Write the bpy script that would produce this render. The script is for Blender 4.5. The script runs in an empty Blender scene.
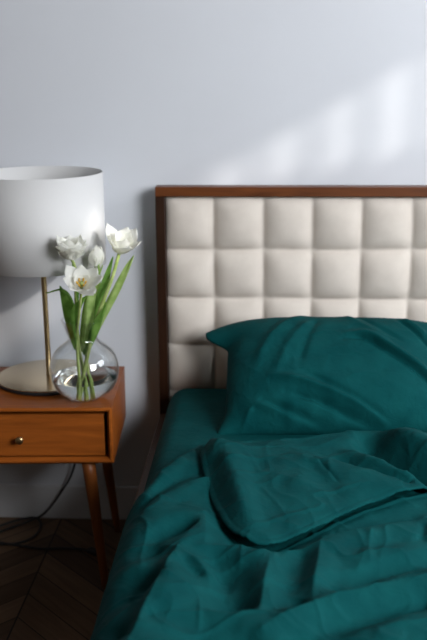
import bpy, bmesh, math
import numpy as np
from mathutils import Vector, Matrix

S = bpy.context.scene
COL = S.collection
rng = np.random.RandomState(7)

# ------------------------------------------------------------------ helpers
def link(o, parent=None):
    COL.objects.link(o)
    if parent is not None:
        o.parent = parent
    return o

def tag(o, label=None, cat=None, group=None, kind=None):
    if label: o['label'] = label
    if cat: o['category'] = cat
    if group: o['group'] = group
    if kind: o['kind'] = kind
    return o

def empty(name, loc=(0, 0, 0), rz=0.0):
    o = bpy.data.objects.new(name, None)
    o.empty_display_size = 0.05
    o.location = loc
    o.rotation_euler = (0, 0, rz)
    return link(o)

def mesh_obj(name, verts, faces, mat, parent=None, smooth=True):
    me = bpy.data.meshes.new(name)
    me.from_pydata([tuple(map(float, v)) for v in verts], [], [tuple(map(int, f)) for f in faces])
    me.update()
    if mat is not None:
        me.materials.append(mat)
    if smooth:
        me.polygons.foreach_set('use_smooth', [True] * len(me.polygons))
    return link(bpy.data.objects.new(name, me), parent)

def bm_obj(name, bm, mat, parent=None, smooth=False):
    me = bpy.data.meshes.new(name)
    bmesh.ops.recalc_face_normals(bm, faces=bm.faces[:])
    bm.to_mesh(me); bm.free()
    me.materials.append(mat)
    if smooth:
        me.polygons.foreach_set('use_smooth', [True] * len(me.polygons))
    return link(bpy.data.objects.new(name, me), parent)

def add_box(bm, lo, hi, bevel=0.0, seg=2):
    lo = Vector(lo); hi = Vector(hi)
    r = bmesh.ops.create_cube(bm, size=1.0)
    vs = r['verts']
    for v in vs:
        v.co = Vector(((v.co.x + .5) * (hi.x - lo.x) + lo.x, (v.co.y + .5) * (hi.y - lo.y) + lo.y, (v.co.z + .5) * (hi.z - lo.z) + lo.z))
    if bevel > 0:
        es = list({e for v in vs for e in v.link_edges})
        bmesh.ops.bevel(bm, geom=es, offset=bevel, segments=seg, affect='EDGES', profile=0.5)

def box_obj(name, lo, hi, mat, parent=None, bevel=0.0, seg=2):
    bm = bmesh.new(); add_box(bm, lo, hi, bevel, seg)
    return bm_obj(name, bm, mat, parent)

def grid_faces(nu, nv, wrap_v=False):
    f = []
    for i in range(nu - 1):
        for j in range(nv if wrap_v else nv - 1):
            k = (j + 1) % nv
            f.append((i * nv + j, i * nv + k, (i + 1) * nv + k, (i + 1) * nv + j))
    return f

def lathe(name, prof, mat, parent=None, n=64, center=(0, 0), close=True):
    """prof: list of (r, z); ends with r = 0 become poles"""
    vs, fs = [], []
    for r, z in prof:
        for j in range(n):
            a = 2 * math.pi * j / n
            vs.append((center[0] + max(r, 1e-5) * math.cos(a), center[1] + max(r, 1e-5) * math.sin(a), z))
    fs = [tuple(reversed(f)) for f in grid_faces(len(prof), n, True)]
    o = mesh_obj(name, vs, fs, mat, parent)
    bm = bmesh.new(); bm.from_mesh(o.data)
    bmesh.ops.remove_doubles(bm, verts=bm.verts[:], dist=5e-5)
    bmesh.ops.recalc_face_normals(bm, faces=bm.faces[:])
    bm.to_mesh(o.data); bm.free()
    return o

def spline(pts, n):
    p = np.array(pts, float)
    p = np.vstack([2 * p[0] - p[1], p, 2 * p[-1] - p[-2]])
    out = []
    m = len(p) - 3
    for t in np.linspace(0, m, n):
        i = min(int(t), m - 1); u = t - i
        a, b, c, d = p[i:i + 4]
        out.append(.5 * (2 * b + (c - a) * u + (2 * a - 5 * b + 4 * c - d) * u * u + (3 * b - a - 3 * c + d) * u ** 3))
    return np.array(out)

def tube(name, pts, rad, mat, parent=None, n=40, k=10):
    c = spline(pts, n)
    t = np.gradient(c, axis=0); t /= np.linalg.norm(t, axis=1)[:, None]
    ref = np.array([0.31, 0.9, 0.2])
    nrm = np.cross(t[0], ref); nrm /= np.linalg.norm(nrm)
    vs = []
    for i in range(n):
        nrm = nrm - t[i] * (nrm @ t[i]); nrm /= np.linalg.norm(nrm)
        b = np.cross(t[i], nrm)
        r = rad(i / (n - 1)) if callable(rad) else rad
        for j in range(k):
            a = 2 * math.pi * j / k
            vs.append(c[i] + r * (math.cos(a) * nrm + math.sin(a) * b))
    fs = grid_faces(n, k, True)
    fs.append(tuple(range(k))); fs.append(tuple((n - 1) * k + j for j in reversed(range(k))))
    return mesh_obj(name, vs, fs, mat, parent)

def sstep(x, a, b):
    t = np.clip((x - a) / (b - a), 0, 1)
    return t * t * (3 - 2 * t)

_perm = rng.rand(64, 64)
def vnoise(x, y):
    xi = np.floor(x).astype(int); yi = np.floor(y).astype(int)
    u = x - xi; v = y - yi
    u = u * u * u * (u * (6 * u - 15) + 10); v = v * v * v * (v * (6 * v - 15) + 10)
    P = lambda a, b: _perm[a % 64, b % 64]
    return ((P(xi, yi) * (1 - u) + P(xi + 1, yi) * u) * (1 - v) + (P(xi, yi + 1) * (1 - u) + P(xi + 1, yi + 1) * u) * v) * 2 - 1

def polydist(x, y, pl):
    """signed distance (positive on the left when walking, seen in plan) and position 0..1 along the line"""
    best = np.full(x.shape, 1e9); sd = np.zeros(x.shape); tt = np.zeros(x.shape)
    seg = [math.dist(pl[i], pl[i + 1]) for i in range(len(pl) - 1)]
    tot = sum(seg); acc = 0
    for i in range(len(pl) - 1):
        ax, ay = pl[i]; bx, by = pl[i + 1]
        dx, dy = bx - ax, by - ay; l2 = dx * dx + dy * dy
        u = np.clip(((x - ax) * dx + (y - ay) * dy) / l2, 0, 1)
        px, py = x - ax - u * dx, y - ay - u * dy
        d = np.hypot(px, py)
        s = np.sign(dx * py - dy * px)
        m = d < best
        best = np.where(m, d, best); sd = np.where(m, s * d, sd)
        tt = np.where(m, (acc + u * seg[i]) / tot, tt)
        acc += seg[i]
    return sd, tt

def inside(x, y, poly):
    c = np.zeros(x.shape, bool)
    n = len(poly)
    for i in range(n):
        x1, y1 = poly[i]; x2, y2 = poly[(i + 1) % n]
        if y1 == y2: continue
        c ^= ((y1 > y) != (y2 > y)) & (x < (x2 - x1) * (y - y1) / (y2 - y1) + x1)
    return c

def chaikin(pl, it=2, closed=False):
    p = [tuple(q) for q in pl]
    for _ in range(it):
        n = [] if closed else [p[0]]
        for i in range(len(p) if closed else len(p) - 1):
            a, b = p[i], p[(i + 1) % len(p)]
            n += [(a[0] * .75 + b[0] * .25, a[1] * .75 + b[1] * .25), (a[0] * .25 + b[0] * .75, a[1] * .25 + b[1] * .75)]
        if not closed: n.append(p[-1])
        p = n
    return p

def folds(x, y, lines):
    h = np.zeros(x.shape)
    for a, wl, wr, p, pl in lines:
        d, t = polydist(x, y, chaikin(pl, 2))
        w = np.where(d > 0, wl, wr)
        e = np.exp(-(np.sqrt(d * d + 1.2e-3 ** 2) / w) ** p)
        # ends die out along the line
        h += a * e * (0.25 + 0.75 * sstep(t, 0, .18)) * (0.25 + 0.75 * sstep(1 - t, 0, .18))
    return h

# ------------------------------------------------------------------ materials
def new_mat(name):
    m = bpy.data.materials.new(name); m.use_nodes = True
    nt = m.node_tree
    b = nt.nodes['Principled BSDF']
    return m, nt, b

def N(nt, t, **kw):
    n = nt.nodes.new(t)
    for k, v in kw.items():
        if k in n.inputs: n.inputs[k].default_value = v
        else: setattr(n, k, v)
    return n

def ramp(nt, stops):
    r = nt.nodes.new('ShaderNodeValToRGB')
    e = r.color_ramp.elements
    while len(e) < len(stops): e.new(.5)
    for el, (p, c) in zip(e, stops):
        el.position = p; el.color = (*c, 1)
    return r

def plain(name, col, rough=.5, metal=0.0, var=.06, scale=30.0, bump=0.0, bscale=300.0, spec=.5, sheen=0.0):
    m, nt, b = new_mat(name)
    tc = N(nt, 'ShaderNodeTexCoord')
    no = N(nt, 'ShaderNodeTexNoise', Scale=scale, Detail=3.0)
    nt.links.new(tc.outputs['Object'], no.inputs['Vector'])
    r = ramp(nt, [(.3, tuple(c * (1 - var) for c in col)), (.7, tuple(min(1, c * (1 + var)) for c in col))])
    nt.links.new(no.outputs['Fac'], r.inputs['Fac'])
    nt.links.new(r.outputs['Color'], b.inputs['Base Color'])
    b.inputs['Roughness'].default_value = rough
    b.inputs['Metallic'].default_value = metal
    b.inputs['Specular IOR Level'].default_value = spec
    if sheen:
        b.inputs['Sheen Weight'].default_value = sheen
        b.inputs['Sheen Roughness'].default_value = .4
        b.inputs['Sheen Tint'].default_value = (*[min(1, c * 4 + .1) for c in col], 1)
    if bump:
        n2 = N(nt, 'ShaderNodeTexNoise', Scale=bscale, Detail=2.0)
        nt.links.new(tc.outputs['Object'], n2.inputs['Vector'])
        bp = N(nt, 'ShaderNodeBump', Strength=bump, Distance=.001)
        nt.links.new(n2.outputs['Fac'], bp.inputs['Height'])
        nt.links.new(bp.outputs['Normal'], b.inputs['Normal'])
    return m

def wood(name, dark, light, axis='X', rough=.42, scale=9.0):
    m, nt, b = new_mat(name)
    tc = N(nt, 'ShaderNodeTexCoord')
    mp = N(nt, 'ShaderNodeMapping')
    st = {'X': (.6, 7, 7), 'Y': (7, .6, 7), 'Z': (7, 7, .6)}[axis]
    mp.inputs['Scale'].default_value = st
    nt.links.new(tc.outputs['Object'], mp.inputs['Vector'])
    n1 = N(nt, 'ShaderNodeTexNoise', Scale=scale * .55, Detail=6.0, Roughness=.6, Distortion=1.2)
    nt.links.new(mp.outputs['Vector'], n1.inputs['Vector'])
    r = ramp(nt, [(.25, dark), (.5, tuple((a + c) / 2 for a, c in zip(dark, light))), (.72, light)])
    nt.links.new(n1.outputs['Fac'], r.inputs['Fac'])
    nt.links.new(r.outputs['Color'], b.inputs['Base Color'])
    b.inputs['Roughness'].default_value = rough
    b.inputs['Specular IOR Level'].default_value = .28
    bp = N(nt, 'ShaderNodeBump', Strength=.12, Distance=.001)
    nt.links.new(n1.outputs['Fac'], bp.inputs['Height'])
    nt.links.new(bp.outputs['Normal'], b.inputs['Normal'])
    return m

def floor_mat():
    """dark oak boards laid as a chevron of diagonal planks"""
    m, nt, b = new_mat('dark_herringbone_wood')
    tc = N(nt, 'ShaderNodeTexCoord')
    sx = N(nt, 'ShaderNodeSeparateXYZ'); nt.links.new(tc.outputs['Object'], sx.inputs[0])
    def M(op, a, c=None, d=None):
        n = N(nt, 'ShaderNodeMath', operation=op)
        for i, v in enumerate((a, c, d)):
            if v is None: continue
            if isinstance(v, (int, float)): n.inputs[i].default_value = v
            else: nt.links.new(v, n.inputs[i])
        return n.outputs[0]
    W = .52                                   # width of one chevron column
    u = M('DIVIDE', M('ADD', sx.outputs['X'], 10.07), W)
    col = M('FLOOR', u)
    fr = M('SUBTRACT', u, col)
    zig = M('PINGPONG', M('MULTIPLY', u, W), W)
    v = M('DIVIDE', M('ADD', M('ADD', sx.outputs['Y'], 20.0), zig), .125)
    row = M('FLOOR', v)
    vf = M('SUBTRACT', v, row)
    cv = N(nt, 'ShaderNodeCombineXYZ'); nt.links.new(col, cv.inputs[0]); nt.links.new(row, cv.inputs[1])
    wn = N(nt, 'ShaderNodeTexWhiteNoise', noise_dimensions='3D'); nt.links.new(cv.outputs[0], wn.inputs['Vector'])
    gv = N(nt, 'ShaderNodeCombineXYZ')
    nt.links.new(M('MULTIPLY', v, 1.6), gv.inputs[1]); nt.links.new(M('MULTIPLY', fr, 1.1), gv.inputs[0]); nt.links.new(M('MULTIPLY', wn.outputs['Value'], 9.0), gv.inputs[2])
    g = N(nt, 'ShaderNodeTexNoise', Scale=2.6, Detail=6.0, Distortion=.7); nt.links.new(gv.outputs[0], g.inputs['Vector'])
    mix = M('ADD', M('MULTIPLY', wn.outputs['Value'], .45), M('MULTIPLY', g.outputs['Fac'], .55))
    r = ramp(nt, [(.2, (.05, .029, .017)), (.55, (.11, .066, .038)), (.85, (.20, .122, .070))])
    nt.links.new(mix, r.inputs['Fac'])
    gap = M('MINIMUM', M('MINIMUM', vf, M('SUBTRACT', 1.0, vf)), M('MULTIPLY', M('MINIMUM', fr, M('SUBTRACT', 1.0, fr)), 4.0))
    seam = M('LESS_THAN', gap, .02)
    mx = N(nt, 'ShaderNodeMix', data_type='RGBA')
    nt.links.new(seam, mx.inputs['Factor']); nt.links.new(r.outputs['Color'], mx.inputs['A']); mx.inputs['B'].default_value = (.012, .008, .006, 1)
    nt.links.new(mx.outputs['Result'], b.inputs['Base Color'])
    b.inputs['Roughness'].default_value = .5
    b.inputs['Specular IOR Level'].default_value = .25
    return m

def fabric(name, dark, light, weave=900.0, rough=.85, sheen=.25, bump=.25, crush=.0, spec=.12, stint=(1, 1, 1)):
    m, nt, b = new_mat(name)
    tc = N(nt, 'ShaderNodeTexCoord')
    n1 = N(nt, 'ShaderNodeTexNoise', Scale=14.0, Detail=5.0, Roughness=.6)
    nt.links.new(tc.outputs['Object'], n1.inputs['Vector'])
    r = ramp(nt, [(.3, dark), (.7, light)])
    nt.links.new(n1.outputs['Fac'], r.inputs['Fac'])
    nt.links.new(r.outputs['Color'], b.inputs['Base Color'])
    b.inputs['Roughness'].default_value = rough
    b.inputs['Specular IOR Level'].default_value = spec
    b.inputs['Specular Tint'].default_value = (*stint, 1)
    b.inputs['Sheen Weight'].default_value = sheen
    b.inputs['Sheen Roughness'].default_value = .35
    b.inputs['Sheen Tint'].default_value = (*[min(1, c * 3 + .05) for c in light], 1)
    n2 = N(nt, 'ShaderNodeTexNoise', Scale=weave, Detail=1.0)
    nt.links.new(tc.outputs['Object'], n2.inputs['Vector'])
    bp = N(nt, 'ShaderNodeBump', Strength=bump, Distance=.0006)
    nt.links.new(n2.outputs['Fac'], bp.inputs['Height'])
    last = bp
    if crush:
        n3 = N(nt, 'ShaderNodeTexNoise', Scale=26.0, Detail=5.0, Roughness=.62, Distortion=.8)
        nt.links.new(tc.outputs['Object'], n3.inputs['Vector'])
        b3 = N(nt, 'ShaderNodeBump', Strength=crush, Distance=.006)
        nt.links.new(n3.outputs['Fac'], b3.inputs['Height'])
        nt.links.new(bp.outputs['Normal'], b3.inputs['Normal'])
        last = b3
    nt.links.new(last.outputs['Normal'], b.inputs['Normal'])
    return m

def two_side(name, col, trans, rough=.6, var=.05, w=.35, scale=40.0, light=None):
    """thin living or woven sheet: diffuse plus light that comes through it"""
    m, nt, b = new_mat(name)
    tc = N(nt, 'ShaderNodeTexCoord')
    no = N(nt, 'ShaderNodeTexNoise', Scale=scale, Detail=3.0)
    nt.links.new(tc.outputs['Object'], no.inputs['Vector'])
    hi = light or tuple(min(1, c * (1 + var)) for c in col)
    r = ramp(nt, [(.3, tuple(c * (1 - var) for c in col)), (.7, hi)])
    nt.links.new(no.outputs['Fac'], r.inputs['Fac'])
    nt.links.new(r.outputs['Color'], b.inputs['Base Color'])
    b.inputs['Roughness'].default_value = rough
    b.inputs['Specular IOR Level'].default_value = .3
    t = N(nt, 'ShaderNodeBsdfTranslucent'); t.inputs['Color'].default_value = (*trans, 1)
    mx = N(nt, 'ShaderNodeMixShader', Fac=w)
    out = nt.nodes['Material Output']
    nt.links.new(b.outputs[0], mx.inputs[1]); nt.links.new(t.outputs[0], mx.inputs[2])
    nt.links.new(mx.outputs[0], out.inputs['Surface'])
    return m

def thin_glass(name):
    """thin blown glass: light passes straight through, the surface reflects by Fresnel"""
    m, nt, b = new_mat(name)
    nt.nodes.remove(b)
    tr = N(nt, 'ShaderNodeBsdfTransparent'); tr.inputs['Color'].default_value = (.965, .975, .975, 1)
    gl = N(nt, 'ShaderNodeBsdfGlossy', Roughness=.02); gl.inputs['Color'].default_value = (1, 1, 1, 1)
    lw = N(nt, 'ShaderNodeLayerWeight', Blend=.5)
    pw = N(nt, 'ShaderNodeMath', operation='POWER'); pw.inputs[1].default_value = 4.0
    mu = N(nt, 'ShaderNodeMath', operation='MULTIPLY_ADD'); mu.inputs[1].default_value = .9; mu.inputs[2].default_value = .05
    mx = N(nt, 'ShaderNodeMixShader')
    nt.links.new(lw.outputs['Facing'], pw.inputs[0]); nt.links.new(pw.outputs[0], mu.inputs[0]); nt.links.new(mu.outputs[0], mx.inputs[0])
    nt.links.new(tr.outputs[0], mx.inputs[1]); nt.links.new(gl.outputs[0], mx.inputs[2])
    nt.links.new(mx.outputs[0], nt.nodes['Material Output'].inputs['Surface'])
    return m

def water_mat():
    m, nt, b = new_mat('vase_water')
    b.inputs['Base Color'].default_value = (.97, .99, .98, 1)
    b.inputs['Roughness'].default_value = .0
    b.inputs['IOR'].default_value = 1.33
    b.inputs['Transmission Weight'].default_value = 1.0
    return m

TEAL_D, TEAL_L = (.0025, .043, .046), (.0045, .062, .064)
M = dict(
    wall=plain('painted_wall', (.60, .62, .66), rough=.75, var=.015, scale=3.0, bump=.12, bscale=160, spec=.25),
    trim=plain('painted_trim', (.62, .63, .65), rough=.5, var=.02),
    ceiling=plain('ceiling_paint', (.7, .7, .7), rough=.9, var=.01),
    floor=floor_mat(),
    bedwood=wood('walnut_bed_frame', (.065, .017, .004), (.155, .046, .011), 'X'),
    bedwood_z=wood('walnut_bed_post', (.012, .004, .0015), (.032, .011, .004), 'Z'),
    bedwood_y=wood('walnut_bed_rail', (.035, .015, .008), (.08, .034, .016), 'Y'),
    nswood=wood('acorn_wood', (.16, .038, .005), (.33, .090, .012), 'X', rough=.38),
    nswood_z=wood('acorn_wood_leg', (.13, .036, .008), (.25, .078, .017), 'Z', rough=.4),
    inner=plain('dark_drawer_gap', (.03, .014, .007), rough=.8),
    linen=fabric('cream_upholstery', (.585, .53, .475), (.645, .59, .53), weave=700, sheen=.1, bump=.3),
    teal=fabric('teal_cotton', TEAL_D, TEAL_L, sheen=.0, rough=.75, spec=.12, stint=(.02, .5, .5), bump=.12, crush=.6),
    brass=plain('brushed_brass', (.52, .37, .19), rough=.32, metal=1.0, var=.05, scale=60),
    brass_pale=plain('satin_brass_plate', (.78, .64, .44), rough=.25, metal=1.0, var=.03, scale=60),
    black=plain('black_rubber', (.012, .012, .013), rough=.5),
    shade=two_side('white_shade_fabric', (.80, .80, .80), (.75, .74, .72), rough=.9, var=.01, w=.25, scale=200),
    petal=two_side('white_tulip_petal', (.92, .92, .88), (.92, .92, .84), var=.02, w=.48, scale=60),
    petal_g=two_side('greenish_tulip_petal', (.74, .78, .60), (.72, .78, .52), var=.1, w=.35, scale=60, light=(.86, .86, .78)),
    stem=two_side('tulip_stem', (.30, .42, .10), (.35, .48, .10), var=.2, w=.2, light=(.46, .54, .20)),
    leaf=two_side('tulip_leaf', (.09, .22, .034), (.18, .40, .05), var=.35, w=.38, light=(.22, .40, .08)),
    leaf_l=two_side('pale_tulip_leaf', (.26, .42, .10), (.34, .52, .10), var=.25, w=.38, light=(.42, .56, .20)),
    yellow=plain('yellow_anther', (.75, .45, .04), rough=.7),
    glass=thin_glass('clear_blown_glass'),
    water=water_mat(),
)
FOLDS = [
  (0.0022,0.004,0.007,1.2,[(0.091,-0.807),(0.188,-0.851),(0.273,-0.888),(0.375,-0.939),(0.429,-0.979)]),
  (-0.0025,0.004,0.004,1.3,[(0.119,-0.842),(0.152,-0.916),(0.187,-0.989)]),
  (0.0018,0.004,0.007,1.2,[(-0.174,-1.295),(-0.196,-1.425),(-0.215,-1.545),(-0.225,-1.613)]),
  (0.0018,0.004,0.006,1.2,[(0.400,-1.135),(0.361,-1.137),(0.295,-1.149),(0.228,-1.174),(0.128,-1.208)]),
  (0.002,0.005,0.007,1.2,[(0.374,-1.347),(0.323,-1.367),(0.189,-1.419),(0.073,-1.483),(0.004,-1.542)]),
  (0.0016,0.004,0.006,1.2,[(-0.141,-1.269),(-0.105,-1.256),(-0.065,-1.250),(-0.022,-1.260),(0.022,-1.283)]),
  (0.0016,0.004,0.006,1.2,[(-0.203,-1.252),(-0.169,-1.283),(-0.132,-1.313),(-0.095,-1.364)]),
  (0.0014,0.004,0.006,1.2,[(-0.198,-1.523),(-0.110,-1.488),(-0.051,-1.498),(-0.002,-1.493)]),
  (0.002,0.004,0.006,1.2,[(0.337,-0.578),(0.358,-0.689),(0.389,-0.739),(0.421,-0.782),(0.474,-0.828)]),
  (0.0018,0.004,0.006,1.2,[(0.229,-0.746),(0.265,-0.794),(0.301,-0.829),(0.351,-0.879)]),
  (-0.002,0.005,0.005,1.3,[(0.165,-1.132),(0.154,-1.199)]),
  (0.002,0.006,0.008,1.2,[(0.238,-1.173),(0.224,-1.233),(0.221,-1.297)]),
  (-0.003,0.01,0.01,2,[(0.352,-1.151),(0.336,-1.212)]),
  (0.0015,0.004,0.006,1.2,[(0.130,-1.208),(0.120,-1.270),(0.113,-1.329),(0.097,-1.439)]),
  (0.0015,0.004,0.006,1.2,[(0.022,-1.283),(0.013,-1.366),(0.006,-1.416),(-0.002,-1.496)]),
  (0.0012,0.004,0.006,1.2,[(-0.092,-0.746),(-0.040,-0.837),(0.002,-0.949)]),
  (0.0015,0.006,0.008,1.2,[(-0.007,-0.992),(0.032,-1.062),(0.064,-1.145)]),
]
FLAP = [(-0.155,-0.697),(-0.157,-0.743),(-0.152,-0.818),(-0.140,-0.900),(-0.116,-1.012),(-0.096,-1.086),(-0.071,-1.159),(-0.048,-1.198),(-0.022,-1.222),(0.007,-1.230),(0.035,-1.220),(0.084,-1.184),(0.169,-1.108),(0.227,-1.058),(0.314,-1.010),(0.390,-0.966),(0.502,-0.907)]
HEAD = [(-0.158,-0.765),(-0.147,-0.732),(-0.096,-0.717),(-0.030,-0.714),(0.076,-0.697),(0.184,-0.651),(0.261,-0.627),(0.448,-0.613),(0.566,-0.601)]
L1 = [(-0.294,-0.964),(-0.275,-0.886),(-0.245,-0.814),(-0.207,-0.745),(-0.171,-0.698),(-0.125,-0.656)]
PFOLDS = [
  (0.004,0.016,0.02,1.7,[(-0.021,-0.059),(0.012,0.050),(0.079,0.139),(0.155,0.195)]),
  (0.003,0.014,0.014,1.7,[(0.038,-0.090),(0.078,0.034),(0.148,0.145)]),
  (-0.008,0.01,0.01,2,[(0.241,0.045),(0.301,0.054),(0.357,0.004),(0.420,-0.044),(0.510,-0.130)]),
  (0.009,0.014,0.012,1.6,[(0.251,0.066),(0.311,0.067),(0.367,0.021),(0.435,-0.032),(0.514,-0.099)]),
  (-0.006,0.008,0.008,2,[(0.410,0.161),(0.456,0.104),(0.502,0.032)]),
  (0.006,0.01,0.012,1.6,[(0.422,0.180),(0.470,0.122),(0.532,0.040)]),
  (-0.008,0.01,0.01,2,[(0.067,-0.149),(0.166,-0.174),(0.248,-0.214),(0.344,-0.238),(0.397,-0.255)]),
  (0.008,0.014,0.012,1.6,[(0.024,-0.091),(0.110,-0.117),(0.223,-0.166),(0.318,-0.213),(0.390,-0.248)]),
  (-0.005,0.009,0.009,2,[(0.111,-0.081),(0.196,-0.127),(0.292,-0.183),(0.380,-0.238)]),
  (-0.007,0.009,0.009,2,[(0.001,-0.169),(0.080,-0.198),(0.177,-0.234),(0.273,-0.254)]),
  (0.005,0.01,0.01,1.6,[(-0.034,-0.170),(0.066,-0.214),(0.163,-0.256)]),
  (0.004,0.01,0.014,1.6,[(0.242,0.187),(0.305,0.102),(0.383,0.030)]),
  (-0.004,0.009,0.009,2,[(0.280,0.187),(0.341,0.107),(0.419,0.039)]),
  (-0.005,0.01,0.01,2,[(-0.052,-0.238),(-0.010,-0.259),(0.051,-0.280)]),
  (0.005,0.01,0.01,1.6,[(-0.060,-0.264),(-0.044,-0.216),(-0.028,-0.185)]),
  (-0.003,0.012,0.016,2,[(0.173,0.158),(0.133,0.056),(0.106,-0.057)]),
]
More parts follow.
